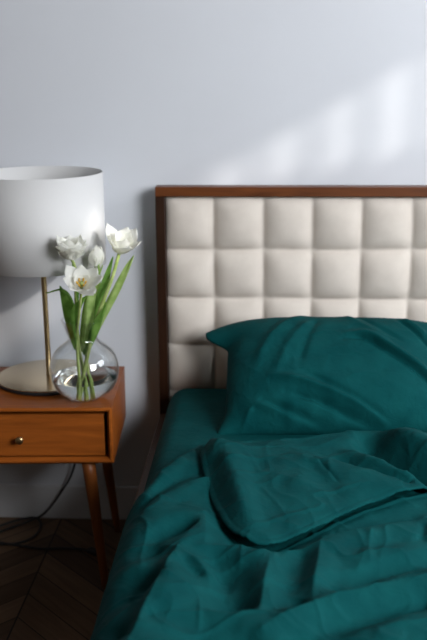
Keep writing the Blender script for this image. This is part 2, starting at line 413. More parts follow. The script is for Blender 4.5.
LOWPTS = [(-0.266,-1.013,8.0),(-0.261,-0.997,8.2),(-0.257,-0.980,8.5),(-0.252,-0.964,8.8),(-0.247,-0.948,9.0),(-0.240,-0.934,9.4),(-0.233,-0.920,9.8),(-0.227,-0.907,10.2),(-0.220,-0.893,10.6),(-0.213,-0.879,11.0),(-0.202,-0.865,11.2),(-0.192,-0.852,11.4),(-0.181,-0.838,11.6),(-0.171,-0.825,11.8),(-0.160,-0.811,12.0),(-0.277,-1.089,3.0),(-0.272,-1.075,3.2),(-0.268,-1.060,3.3),(-0.263,-1.046,3.5),(-0.258,-1.031,3.7),(-0.254,-1.016,3.8),(-0.249,-1.002,4.0),(-0.240,-0.988,4.2),(-0.231,-0.974,4.5),(-0.223,-0.961,4.8),(-0.214,-0.947,5.0),(-0.201,-0.935,5.2),(-0.188,-0.923,5.4),(-0.176,-0.912,5.6),(-0.163,-0.900,5.8),(-0.150,-0.888,6.0),(-0.271,-1.136,7.0),(-0.268,-1.121,7.6),(-0.264,-1.105,8.2),(-0.261,-1.090,8.8),(-0.257,-1.074,9.4),(-0.254,-1.059,10.0),(-0.244,-1.044,10.5),(-0.233,-1.030,11.0),(-0.223,-1.015,11.5),(-0.213,-1.001,12.0),(-0.200,-0.991,12.2),(-0.187,-0.982,12.3),(-0.173,-0.972,12.5),(-0.160,-0.963,12.7),(-0.147,-0.953,12.8),(-0.134,-0.944,13.0),(-0.242,-1.189,8.0),(-0.235,-1.176,9.0),(-0.228,-1.163,10.0),(-0.222,-1.151,11.0),(-0.215,-1.138,12.0),(-0.202,-1.131,12.3),(-0.188,-1.125,12.7),(-0.175,-1.118,13.0),(-0.160,-1.116,12.7),(-0.144,-1.114,12.3),(-0.129,-1.112,12.0),(-0.185,-1.051,8.0),(-0.170,-1.044,8.3),(-0.156,-1.036,8.7),(-0.141,-1.029,9.0),(-0.219,-1.206,2.0),(-0.205,-1.195,2.0),(-0.191,-1.183,2.0),(-0.175,-1.176,2.7),(-0.159,-1.170,3.3),(-0.143,-1.163,4.0),(-0.131,-1.135,13.0),(-0.135,-1.149,13.2),(-0.139,-1.163,13.3),(-0.143,-1.177,13.5),(-0.147,-1.192,13.7),(-0.151,-1.206,13.8),(-0.155,-1.220,14.0),(-0.159,-1.235,14.4),(-0.163,-1.250,14.8),(-0.166,-1.265,15.2),(-0.170,-1.280,15.6),(-0.174,-1.295,16.0),(-0.177,-1.311,18.1),(-0.179,-1.327,18.2),(-0.182,-1.344,18.4),(-0.185,-1.360,18.5),(-0.188,-1.376,18.6),(-0.191,-1.393,18.8),(-0.193,-1.409,18.9),(-0.196,-1.425,19.0),(-0.198,-1.440,18.9),(-0.201,-1.455,18.8),(-0.203,-1.470,18.6),(-0.206,-1.485,18.5),(-0.208,-1.500,18.4),(-0.210,-1.515,18.2),(-0.213,-1.530,18.1),(-0.215,-1.545,18.0),(-0.217,-1.562,17.5),(-0.220,-1.579,17.0),(-0.223,-1.596,16.5),(-0.225,-1.613,16.0),(-0.228,-1.433,0.0),(-0.245,-1.547,-2.0),(-0.199,-1.383,2.0),(-0.214,-1.391,1.0),(-0.228,-1.399,0.0),(-0.249,-1.333,6.0),(-0.233,-1.327,7.5),(-0.218,-1.320,9.0),(-0.201,-1.312,11.0),(-0.183,-1.303,13.0),(-0.228,-1.273,3.0),(-0.208,-1.264,5.0),(-0.203,-1.252,10.0),(-0.192,-1.262,11.7),(-0.180,-1.273,13.3),(-0.157,-1.293,14.7),(-0.144,-1.303,14.3),(-0.132,-1.313,14.0),(-0.123,-1.326,12.8),(-0.114,-1.339,11.5),(-0.104,-1.351,10.2),(-0.095,-1.364,9.0),(-0.153,-1.325,11.0),(-0.142,-1.336,10.0),(-0.130,-1.347,9.0),(-0.119,-1.358,8.0),(-0.092,-1.291,2.0),(-0.088,-1.307,1.0),(-0.083,-1.324,0.0),(-0.079,-1.340,-1.0),(-0.075,-1.356,-2.0),(-0.069,-1.372,-2.2),(-0.062,-1.388,-2.5),(-0.056,-1.403,-2.8),(-0.050,-1.419,-3.0),(-0.040,-1.433,-2.0),(-0.029,-1.447,-1.0),(-0.019,-1.461,0.0),(-0.141,-1.269,13.0),(-0.123,-1.262,12.0),(-0.105,-1.256,11.0),(-0.092,-1.254,10.7),(-0.078,-1.252,10.3),(-0.065,-1.250,10.0),(-0.051,-1.253,10.3),(-0.036,-1.257,10.7),(-0.022,-1.260,11.0),(-0.007,-1.268,11.7),(0.007,-1.275,12.3),(0.022,-1.283,13.0),(0.020,-1.300,13.2),(0.018,-1.316,13.4),(0.017,-1.333,13.6),(0.015,-1.349,13.8),(0.013,-1.366,14.0),(0.011,-1.383,13.7),(0.008,-1.399,13.3),(0.006,-1.416,13.0),(0.004,-1.431,13.0),(0.003,-1.447,13.0),(0.001,-1.462,13.0),(-0.000,-1.478,13.0),(-0.002,-1.493,13.0),(-0.040,-1.335,2.0),(-0.036,-1.349,2.5),(-0.032,-1.362,3.0),(-0.027,-1.376,3.5),(-0.023,-1.390,4.0),(0.055,-1.331,5.0),(0.054,-1.346,4.8),(0.052,-1.360,4.6),(0.051,-1.375,4.4),(0.049,-1.389,4.2),(0.048,-1.404,4.0),(0.130,-1.208,12.0),(0.128,-1.224,12.5),(0.125,-1.239,13.0),(0.122,-1.254,13.5),(0.120,-1.270,14.0),(0.118,-1.285,14.0),(0.116,-1.300,14.0),(0.115,-1.314,14.0),(0.113,-1.329,14.0),(0.111,-1.345,13.7),(0.108,-1.360,13.4),(0.106,-1.376,13.1),(0.104,-1.392,12.9),(0.102,-1.408,12.6),(0.099,-1.423,12.3),(0.097,-1.439,12.0),(0.087,-1.272,5.0),(0.086,-1.288,5.0),(0.084,-1.304,5.0),(0.083,-1.320,5.0),(0.081,-1.337,5.0),(0.080,-1.353,5.0),(0.078,-1.369,5.0),(0.077,-1.385,5.0),(0.153,-1.269,9.0),(0.157,-1.283,8.5),(0.161,-1.297,8.0),(0.164,-1.312,7.5),(0.168,-1.326,7.0),(0.142,-1.203,12.1),(0.157,-1.198,12.3),(0.171,-1.193,12.4),(0.185,-1.189,12.6),(0.199,-1.184,12.7),(0.214,-1.179,12.9),(0.228,-1.174,13.0),(0.245,-1.168,13.0),(0.262,-1.161,13.0),(0.278,-1.155,13.0),(0.295,-1.149,13.0),(0.311,-1.146,13.0),(0.328,-1.143,13.0),(0.344,-1.140,13.0),(0.361,-1.137,13.0),(0.379,-1.135,13.0),(0.398,-1.132,13.0),(0.416,-1.130,13.0),(0.082,-1.239,6.0),(0.067,-1.248,7.0),(0.051,-1.257,8.0),(0.149,-1.168,3.0),(0.164,-1.163,2.8),(0.179,-1.158,2.7),(0.194,-1.153,2.5),(0.208,-1.148,2.3),(0.223,-1.143,2.2),(0.238,-1.138,2.0),(0.253,-1.133,2.0),(0.268,-1.127,2.0),(0.283,-1.122,2.0),(0.299,-1.117,2.0),(0.314,-1.111,2.0),(0.329,-1.106,2.0),(0.343,-1.102,2.0),(0.357,-1.098,2.0),(0.371,-1.093,2.0),(0.385,-1.089,2.0),(0.399,-1.085,2.0),(0.207,-1.238,9.0),(0.224,-1.234,9.2),(0.241,-1.230,9.4),(0.258,-1.226,9.6),(0.275,-1.222,9.8),(0.292,-1.218,10.0),(0.309,-1.216,10.0),(0.326,-1.213,10.0),(0.343,-1.211,10.0),(0.360,-1.208,10.0),(0.377,-1.206,10.0),(0.144,-1.389,0.0),(0.157,-1.378,-0.2),(0.170,-1.367,-0.5),(0.183,-1.355,-0.8),(0.196,-1.344,-1.0),(0.209,-1.337,-1.0),(0.221,-1.329,-1.0),(0.234,-1.322,-1.0),(0.246,-1.314,-1.0),(0.259,-1.307,-1.0),(0.275,-1.300,-1.0),(0.291,-1.293,-1.0),(0.306,-1.287,-1.0),(0.322,-1.280,-1.0),(0.338,-1.273,-1.0),(0.352,-1.266,-1.0),(0.366,-1.260,-1.0),(0.380,-1.254,-1.0),(0.394,-1.247,-1.0),(0.199,-1.314,7.0),(0.212,-1.306,7.4),(0.225,-1.297,7.8),(0.238,-1.289,8.2),(0.251,-1.280,8.6),(0.264,-1.272,9.0),(0.278,-1.266,9.0),(0.291,-1.260,9.0),(0.304,-1.255,9.0),(0.318,-1.249,9.0),(0.331,-1.243,9.0),(0.345,-1.237,9.0),(0.004,-1.542,13.0),(0.015,-1.532,13.3),(0.027,-1.522,13.7),(0.038,-1.513,14.0),(0.050,-1.503,14.3),(0.061,-1.493,14.7),(0.073,-1.483,15.0),(0.087,-1.475,15.0),(0.102,-1.467,15.0),(0.116,-1.459,15.0),(0.131,-1.451,15.0),(0.146,-1.443,15.0),(0.160,-1.435,15.0),(0.174,-1.427,15.0),(0.189,-1.419,15.0),(0.204,-1.413,15.0),(0.219,-1.407,15.0),(0.234,-1.402,15.0),(0.249,-1.396,15.0),(0.263,-1.390,15.0),(0.278,-1.384,15.0),(0.293,-1.379,15.0),(0.308,-1.373,15.0),(0.323,-1.367,15.0),(0.340,-1.360,15.0),(0.357,-1.354,15.0),(0.374,-1.347,15.0),(0.232,-1.368,6.0),(0.245,-1.361,6.4),(0.257,-1.354,6.8),(0.270,-1.346,7.2),(0.282,-1.339,7.6),(0.295,-1.332,8.0),(0.310,-1.326,8.0),(0.325,-1.319,8.0),(0.340,-1.313,8.0),(0.355,-1.307,8.0),(0.370,-1.300,8.0),(0.385,-1.294,8.0),(0.211,-1.390,3.0),(0.226,-1.383,3.0),(0.240,-1.376,3.0),(0.255,-1.369,3.0),(0.269,-1.363,3.0),(0.284,-1.356,3.0),(0.298,-1.349,3.0),(0.313,-1.342,3.0),(0.071,-1.548,2.0),(0.085,-1.540,1.8),(0.099,-1.533,1.5),(0.113,-1.526,1.2),(0.127,-1.518,1.0),(0.140,-1.510,0.8),(0.154,-1.503,0.5),(0.168,-1.496,0.2),(0.182,-1.488,0.0),(0.196,-1.482,0.0),(0.211,-1.476,0.0),(0.225,-1.470,0.0),(0.240,-1.464,0.0),(0.254,-1.457,0.0),(0.269,-1.451,0.0),(0.283,-1.445,0.0),(0.298,-1.439,0.0),(0.312,-1.433,0.0),(0.177,-1.534,8.0),(0.190,-1.527,8.3),(0.203,-1.520,8.7),(0.215,-1.513,9.0),(0.228,-1.505,9.3),(0.241,-1.498,9.7),(0.254,-1.491,10.0),(0.268,-1.485,10.0),(0.283,-1.479,10.0),(0.297,-1.473,10.0),(0.312,-1.466,10.0),(0.326,-1.460,10.0),(0.341,-1.454,10.0),(0.355,-1.448,10.0),(-0.198,-1.523,13.0),(-0.183,-1.517,12.7),(-0.169,-1.511,12.3),(-0.154,-1.506,12.0),(-0.139,-1.500,11.7),(-0.125,-1.494,11.3),(-0.110,-1.488,11.0),(-0.095,-1.490,11.0),(-0.081,-1.493,11.0),(-0.066,-1.496,11.0),(-0.051,-1.498,11.0),(-0.035,-1.496,11.7),(-0.018,-1.495,12.3),(0.011,-1.485,11.7),(0.024,-1.478,10.3),(0.036,-1.470,9.0),(0.049,-1.462,7.7),(0.062,-1.455,6.3),(0.075,-1.447,5.0),(-0.105,-1.555,2.0),(-0.090,-1.557,2.0),(-0.076,-1.559,2.0),(-0.061,-1.560,2.0),(-0.046,-1.562,2.0),(-0.032,-1.564,2.0),(-0.017,-1.566,2.0),(-0.056,-1.463,-2.0),(-0.134,-1.636,8.0),(-0.118,-1.635,7.8),(-0.103,-1.635,7.5),(-0.087,-1.634,7.3),(-0.072,-1.633,7.1),(-0.056,-1.633,6.8),(-0.041,-1.632,6.6),(-0.025,-1.631,6.4),(-0.010,-1.630,6.2),(0.006,-1.630,5.9),(0.021,-1.629,5.7),(0.037,-1.628,5.5),(0.052,-1.628,5.2),(0.068,-1.627,5.0),(0.084,-1.625,4.8),(0.099,-1.622,4.6),(0.114,-1.620,4.4),(0.130,-1.618,4.1),(0.146,-1.616,3.9),(0.161,-1.613,3.7),(0.176,-1.611,3.5),(0.192,-1.609,3.3),(0.207,-1.606,3.1),(0.223,-1.604,2.9),(0.238,-1.602,2.6),(0.254,-1.600,2.4),(0.269,-1.597,2.2),(0.285,-1.595,2.0),(-0.119,-1.007,6.0),(-0.115,-1.023,5.6),(-0.111,-1.039,5.1),(-0.107,-1.055,4.7),(-0.103,-1.071,4.2),(-0.100,-1.087,3.8),(-0.096,-1.103,3.3),(-0.092,-1.119,2.9),(-0.088,-1.135,2.4),(-0.084,-1.151,2.0),(-0.077,-1.165,1.7),(-0.070,-1.180,1.3),(-0.064,-1.194,1.0),(-0.057,-1.208,0.7),(-0.050,-1.223,0.3),(-0.043,-1.237,0.0),(-0.028,-1.244,0.0),(-0.012,-1.252,0.0),(0.003,-1.259,0.0),(0.019,-1.253,0.7),(0.035,-1.247,1.3),(0.051,-1.241,2.0),(0.041,-1.245,1.0),(0.053,-1.234,1.2),(0.065,-1.224,1.3),(0.077,-1.213,1.5),(0.089,-1.202,1.7),(0.101,-1.192,1.8),(0.113,-1.181,2.0),(0.126,-1.170,2.2),(0.138,-1.160,2.3),(0.150,-1.149,2.5),(0.162,-1.138,2.7),(0.174,-1.128,2.8),(0.186,-1.117,3.0),(0.200,-1.108,3.2),(0.214,-1.098,3.3),(0.228,-1.089,3.5),(0.241,-1.080,3.7),(0.255,-1.070,3.8),(0.269,-1.061,4.0),(0.283,-1.053,4.0),(0.296,-1.045,4.0),(0.310,-1.038,4.0),(0.324,-1.030,4.0),(0.337,-1.022,4.0),(0.351,-1.014,4.0),(0.365,-1.007,4.0),(0.378,-0.999,4.0),(0.392,-0.991,4.0),(0.407,-0.983,4.0),(0.423,-0.975,4.0),(0.438,-0.968,4.0),(0.454,-0.960,4.0),(0.469,-0.952,4.0),(-0.025,-1.003,0.0),(-0.011,-0.995,0.0),(0.003,-0.986,0.0),(0.016,-0.978,0.0),(0.030,-0.970,0.0),(0.044,-0.962,0.0),(0.058,-0.953,0.0),(0.072,-0.945,0.0),(0.085,-0.937,0.0),(0.099,-0.928,0.0),(0.113,-0.920,0.0),(0.127,-0.912,0.0),(0.140,-0.904,0.0),(0.154,-0.895,0.0),(0.168,-0.887,0.0),(0.183,-0.882,0.0),(0.199,-0.878,0.0),(0.214,-0.873,0.0),(0.229,-0.869,0.0),(0.244,-0.864,0.0),(0.260,-0.860,0.0),(0.275,-0.855,0.0),(0.290,-0.851,0.0),(0.305,-0.846,0.0),(0.321,-0.842,0.0),(0.336,-0.837,0.0),(0.351,-0.833,0.0),(0.366,-0.828,0.0),(0.382,-0.824,0.0),(0.397,-0.819,0.0),(-0.174,-1.719,4.0),(-0.158,-1.720,4.0),(-0.142,-1.721,4.0),(-0.125,-1.722,4.0),(-0.109,-1.723,4.0),(-0.093,-1.724,4.0),(-0.077,-1.725,4.0),(-0.060,-1.727,4.0),(-0.044,-1.728,4.0),(-0.028,-1.729,4.0),(-0.012,-1.730,4.0),(0.005,-1.731,4.0),(0.021,-1.732,4.0),(0.037,-1.733,4.0),(0.053,-1.734,4.0),(0.069,-1.735,4.0),(0.086,-1.736,4.0),(0.102,-1.737,4.0),(0.118,-1.738,4.0),(0.134,-1.739,4.0),(0.151,-1.741,4.0),(0.167,-1.742,4.0),(0.183,-1.743,4.0),(0.199,-1.744,4.0),(0.216,-1.745,4.0),(0.232,-1.746,4.0),(0.248,-1.747,4.0)]
FLAPPTS = [(-0.139,-0.946,3.0),(-0.136,-0.961,2.8),(-0.133,-0.976,2.5),(-0.129,-0.991,2.2),(-0.126,-1.006,2.0),(-0.123,-1.022,1.8),(-0.120,-1.037,1.5),(-0.116,-1.052,1.2),(-0.113,-1.067,1.0),(-0.109,-1.081,1.0),(-0.105,-1.095,1.0),(-0.102,-1.110,1.0),(-0.098,-1.124,1.0),(-0.094,-1.138,1.0),(-0.089,-1.152,1.0),(-0.084,-1.167,1.0),(-0.079,-1.181,1.0),(-0.074,-1.196,1.0),(-0.069,-1.210,1.0),(-0.062,-1.222,1.0),(-0.054,-1.235,1.0),(-0.047,-1.247,1.0),(-0.035,-1.259,1.0),(-0.022,-1.271,1.0),(-0.007,-1.274,1.0),(0.007,-1.278,1.0),(0.021,-1.273,1.0),(0.034,-1.269,1.0),(-0.150,-0.766,15.0),(-0.150,-0.780,14.5),(-0.149,-0.794,14.0),(-0.149,-0.809,13.5),(-0.149,-0.823,13.0),(-0.148,-0.838,11.8),(-0.147,-0.853,10.5),(-0.146,-0.869,9.2),(-0.145,-0.884,8.0),(-0.133,-0.759,20.0),(-0.126,-0.774,22.0),(-0.119,-0.788,24.0),(-0.112,-0.803,26.0),(-0.108,-0.819,26.0),(-0.103,-0.835,26.0),(-0.099,-0.851,26.0),(-0.095,-0.867,26.0),(-0.090,-0.883,26.0),(-0.086,-0.899,26.0),(-0.082,-0.914,25.6),(-0.079,-0.929,25.2),(-0.075,-0.944,24.9),(-0.072,-0.959,24.5),(-0.069,-0.973,24.1),(-0.065,-0.988,23.8),(-0.061,-1.003,23.4),(-0.058,-1.018,23.0),(-0.054,-1.034,21.8),(-0.051,-1.051,20.7),(-0.048,-1.067,19.5),(-0.044,-1.084,18.3),(-0.040,-1.101,17.2),(-0.037,-1.117,16.0),(-0.034,-1.132,14.4),(-0.031,-1.146,12.8),(-0.029,-1.161,11.2),(-0.026,-1.175,9.6),(-0.023,-1.190,8.0),(-0.116,-0.888,14.0),(-0.113,-0.903,13.6),(-0.110,-0.918,13.1),(-0.107,-0.934,12.7),(-0.104,-0.949,12.2),(-0.102,-0.964,11.8),(-0.099,-0.979,11.3),(-0.096,-0.995,10.9),(-0.093,-1.010,10.4),(-0.090,-1.025,10.0),(-0.086,-1.041,9.6),(-0.082,-1.057,9.1),(-0.078,-1.073,8.7),(-0.075,-1.089,8.3),(-0.071,-1.105,7.9),(-0.067,-1.121,7.4),(-0.063,-1.137,7.0),(-0.016,-0.836,19.0),(-0.017,-0.853,18.6),(-0.017,-0.869,18.2),(-0.018,-0.886,17.9),(-0.019,-0.902,17.5),(-0.019,-0.919,17.1),(-0.020,-0.936,16.8),(-0.020,-0.952,16.4),(-0.021,-0.969,16.0),(-0.018,-0.985,15.2),(-0.015,-1.001,14.5),(-0.012,-1.017,13.8),(-0.009,-1.032,13.0),(-0.006,-1.048,12.2),(-0.003,-1.064,11.5),(0.000,-1.080,10.8),(0.003,-1.096,10.0),(0.005,-1.113,9.2),(0.007,-1.130,8.3),(0.010,-1.147,7.5),(0.012,-1.163,6.7),(0.014,-1.180,5.8),(0.016,-1.197,5.0),(-0.055,-0.776,17.0),(-0.094,-0.764,15.0),(-0.078,-0.762,14.8),(-0.061,-0.760,14.5),(-0.045,-0.757,14.2),(-0.029,-0.755,14.0),(-0.014,-0.752,13.9),(0.001,-0.748,13.7),(0.016,-0.745,13.6),(0.030,-0.741,13.4),(0.045,-0.738,13.3),(0.060,-0.734,13.1),(0.075,-0.731,13.0),(0.090,-0.726,13.0),(0.105,-0.721,13.0),(0.119,-0.716,13.0),(0.134,-0.711,13.0),(0.149,-0.706,13.0),(0.164,-0.701,13.0),(0.178,-0.696,13.0),(0.193,-0.691,13.0),(0.208,-0.686,13.0),(0.222,-0.682,13.0),(0.237,-0.678,13.0),(0.251,-0.674,13.0),(0.265,-0.670,13.0),(0.280,-0.666,13.0),(0.294,-0.662,13.0),(0.310,-0.661,12.9),(0.326,-0.661,12.8),(0.343,-0.660,12.7),(0.359,-0.659,12.6),(0.375,-0.659,12.4),(0.391,-0.658,12.3),(0.408,-0.657,12.2),(0.424,-0.657,12.1),(0.440,-0.656,12.0),(0.455,-0.654,12.0),(0.470,-0.653,12.0),(0.485,-0.651,12.0),(0.499,-0.649,12.0),(0.514,-0.648,12.0),(0.529,-0.646,12.0),(0.040,-0.778,15.0),(0.049,-0.790,15.7),(0.058,-0.803,16.3),(0.067,-0.815,17.0),(0.074,-0.829,18.0),(0.082,-0.842,19.0),(0.089,-0.856,20.0),(0.103,-0.862,22.0),(0.116,-0.868,22.0),(0.130,-0.874,22.0),(0.143,-0.881,22.0),(0.157,-0.887,22.0),(0.170,-0.893,22.0),(0.184,-0.899,22.0),(0.198,-0.905,21.3),(0.211,-0.911,20.7),(0.225,-0.917,20.0),(0.239,-0.923,19.3),(0.252,-0.929,18.7),(0.266,-0.935,18.0),(0.280,-0.942,16.6),(0.295,-0.949,15.1),(0.309,-0.956,13.7),(0.324,-0.964,12.3),(0.338,-0.971,10.9),(0.353,-0.978,9.4),(0.367,-0.985,8.0),(0.380,-0.995,6.8),(0.393,-1.005,5.5),(0.406,-1.015,4.2),(0.419,-1.025,3.0),(0.124,-0.788,12.0),(0.138,-0.797,11.3),(0.152,-0.805,10.7),(0.166,-0.814,10.0),(0.180,-0.823,9.3),(0.194,-0.831,8.7),(0.208,-0.840,8.0),(0.219,-0.850,8.0),(0.230,-0.861,8.0),(0.241,-0.871,8.0),(0.253,-0.881,8.0),(0.264,-0.891,8.0),(0.275,-0.902,8.0),(0.286,-0.912,8.0),(0.299,-0.919,7.6),(0.312,-0.926,7.2),(0.326,-0.934,6.8),(0.339,-0.941,6.4),(0.352,-0.948,6.0),(0.146,-0.755,13.0),(0.160,-0.759,13.0),(0.175,-0.762,13.0),(0.189,-0.766,13.0),(0.117,-0.891,19.0),(0.123,-0.905,17.8),(0.130,-0.919,16.6),(0.136,-0.934,15.4),(0.143,-0.948,14.2),(0.149,-0.962,13.0),(0.156,-0.976,12.6),(0.163,-0.991,12.2),(0.169,-1.005,11.8),(0.176,-1.020,11.4),(0.183,-1.034,11.0),(0.139,-0.884,23.0),(0.147,-0.898,22.0),(0.154,-0.911,21.0),(0.162,-0.925,20.0),(0.169,-0.939,19.0),(0.176,-0.955,17.8),(0.182,-0.971,16.6),(0.189,-0.986,15.4),(0.195,-1.002,14.2),(0.202,-1.018,13.0),(0.087,-0.970,19.0),(0.093,-0.984,17.8),(0.099,-0.999,16.6),(0.104,-1.013,15.4),(0.110,-1.028,14.2),(0.116,-1.042,13.0),(0.082,-1.233,1.0),(0.094,-1.223,1.0),(0.105,-1.212,1.0),(0.117,-1.202,1.0),(0.129,-1.191,1.0),(0.141,-1.181,1.0),(0.152,-1.170,1.0),(0.164,-1.160,1.0),(0.175,-1.150,1.0),(0.186,-1.140,1.0),(0.198,-1.131,1.0),(0.209,-1.121,1.0),(0.220,-1.111,1.0),(0.234,-1.103,1.0),(0.248,-1.095,1.0),(0.263,-1.087,1.0),(0.277,-1.080,1.0),(0.291,-1.072,1.0),(0.305,-1.064,1.0),(0.320,-1.055,1.2),(0.335,-1.047,1.4),(0.349,-1.038,1.6),(0.364,-1.030,1.8),(0.379,-1.021,2.0),(0.393,-1.013,2.0),(0.407,-1.006,2.0),(0.421,-0.998,2.0),(0.435,-0.991,2.0),(0.449,-0.983,2.0),(0.463,-0.976,2.0),(0.063,-1.150,8.0),(0.078,-1.142,8.0),(0.093,-1.133,8.0),(0.108,-1.125,8.0),(0.123,-1.117,8.0),(0.138,-1.108,8.0),(0.153,-1.100,8.0),(0.166,-1.092,8.0),(0.180,-1.085,8.0),(0.193,-1.077,8.0),(0.207,-1.070,8.0),(0.220,-1.062,8.0),(0.234,-1.055,8.0),(0.247,-1.047,8.0),(0.259,-0.697,8.0),(0.266,-0.712,4.3),(0.273,-0.728,0.7),(0.280,-0.743,-3.0),(0.286,-0.757,-3.6),(0.292,-0.770,-4.2),(0.298,-0.784,-4.8),(0.304,-0.797,-5.4),(0.310,-0.811,-6.0),(0.319,-0.824,-6.2),(0.328,-0.838,-6.5),(0.336,-0.851,-6.8),(0.345,-0.864,-7.0),(0.355,-0.875,-6.8),(0.365,-0.886,-6.6),(0.376,-0.897,-6.4),(0.386,-0.908,-6.2),(0.396,-0.919,-6.0),(0.409,-0.931,-5.8),(0.421,-0.943,-5.5),(0.434,-0.954,-5.2),(0.447,-0.966,-5.0),(0.224,-0.796,15.0),(0.233,-0.808,16.2),(0.241,-0.820,17.5),(0.250,-0.832,18.8),(0.259,-0.844,20.0),(0.271,-0.855,20.0),(0.283,-0.867,20.0),(0.295,-0.878,20.0),(0.307,-0.890,18.8),(0.319,-0.903,17.5),(0.331,-0.915,16.2),(0.343,-0.927,15.0),(0.353,-0.937,13.2),(0.363,-0.948,11.4),(0.373,-0.958,9.6),(0.383,-0.969,7.8),(0.393,-0.979,6.0),(0.231,-0.725,15.0),(0.332,-0.681,18.0),(0.337,-0.698,21.0),(0.342,-0.714,24.0),(0.346,-0.731,27.0),(0.351,-0.747,30.0),(0.361,-0.761,31.3),(0.371,-0.776,32.7),(0.381,-0.790,34.0),(0.391,-0.804,33.7),(0.401,-0.818,33.3),(0.411,-0.832,33.0),(0.424,-0.843,32.0),(0.438,-0.855,31.0),(0.451,-0.866,30.0),(0.464,-0.877,29.0),(0.411,-0.725,22.0),(0.422,-0.735,21.6),(0.433,-0.745,21.2),(0.444,-0.754,20.8),(0.455,-0.764,20.4),(0.466,-0.774,20.0),(0.312,-1.014,10.0),(0.297,-1.009,11.0),(0.282,-1.004,12.0),(0.268,-1.000,13.0),(0.253,-0.995,14.0)]
# daylight
SUNWIN = [(-1.68, -1.60, 2.66, 2.767), (-1.57, -1.49, 2.62, 2.767), (-1.46, -1.39, 2.56, 2.767), (-1.36, -1.29, 2.50, 2.767), (-1.26, -1.20, 2.47, 2.767), (-1.17, -.94, 2.44, 2.767), (-2.19, -2.10, 2.56, 2.86), (-2.06, -1.97, 2.56, 2.86)]
WORLD = .07
SUN = 2.8
SUNANG = 1.3
EXPO = 0.0
FOLDGAIN = 2.4
HGAIN = 2.5
LGAIN = 2.5
AREAS = [('window_daylight', (2.5, -1.0, 1.95), (-.2, -.6, .6), 1.3, 1.5, 48, (.95, .97, 1.0)),
         ('right_front_fill', (2.5, -2.9, 2.2), (-.3, -.2, .9), 2.3, 1.6, 268, (.95, .97, 1.0))]  # second area light added at the right front to fill wall and shade
# ------------------------------------------------------------------ setting
def struct(o): return tag(o, kind='structure')
CZ = 3.2
XL, XR, YF = -3.2, 2.6, -4.4
struct(box_obj('floor', (XL, YF, -.05), (XR, 0, 0), M['floor']))
struct(box_obj('wall_back', (XL, 0, -.05), (XR + .1, .1, CZ), M['wall']))

# unseen right wall, its openings cut to shape the sun patches
WIN = SUNWIN
def right_wall():
    bm = bmesh.new()
    # split the wall plane on a lattice of the opening edges and leave the openings out
    ys = sorted({YF, 0.1} | {v for w in WIN for v in w[:2]})
    zs = sorted({-.05, 5.5} | {v for w in WIN for v in w[2:4]})
    for i in range(len(ys) - 1):
        for j in range(len(zs) - 1):
            cy, cz = (ys[i] + ys[i + 1]) / 2, (zs[j] + zs[j + 1]) / 2
            if any(w[0] < cy < w[1] and w[2] < cz < w[3] for w in WIN): continue
            add_box(bm, (XR, ys[i], zs[j]), (XR + .02, ys[i + 1], zs[j + 1]))
    return bm_obj('wall_right', bm, M['wall'])
struct(right_wall())

def baseboard(name, lo, hi):
    bm = bmesh.new(); add_box(bm, lo, hi, .004, 2)
    return struct(bm_obj(name, bm, M['trim']))
baseboard('baseboard_back', (XL, -.014, 0), (XR, -.0005, .127))

# ------------------------------------------------------------------ bed
HX0, HX1 = -.340, 1.270           # outer sides of the headboard
HZ = 1.19
bed = tag(empty('bed', (.465, -1.1, 0)), 'double bed with dark wood frame and cream tufted headboard against the wall', 'bed')
BO = Vector((-.465, 1.1, 0))
def bedpart(o):
    o.location = BO; o.parent = bed; return o
FW = .031
bm = bmesh.new()
add_box(bm, (HX0, -.09, HZ - .030), (HX1, -.032, HZ), .0025)
add_box(bm, (HX0 + FW, -.082, .33), (HX1 - FW, -.04, .36), .002)
hb = bedpart(bm_obj('headboard_rail', bm, M['bedwood']))
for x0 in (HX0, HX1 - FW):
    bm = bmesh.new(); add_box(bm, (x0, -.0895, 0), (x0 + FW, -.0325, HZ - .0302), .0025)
    bedpart(bm_obj('headboard_post', bm, M['bedwood_z']))

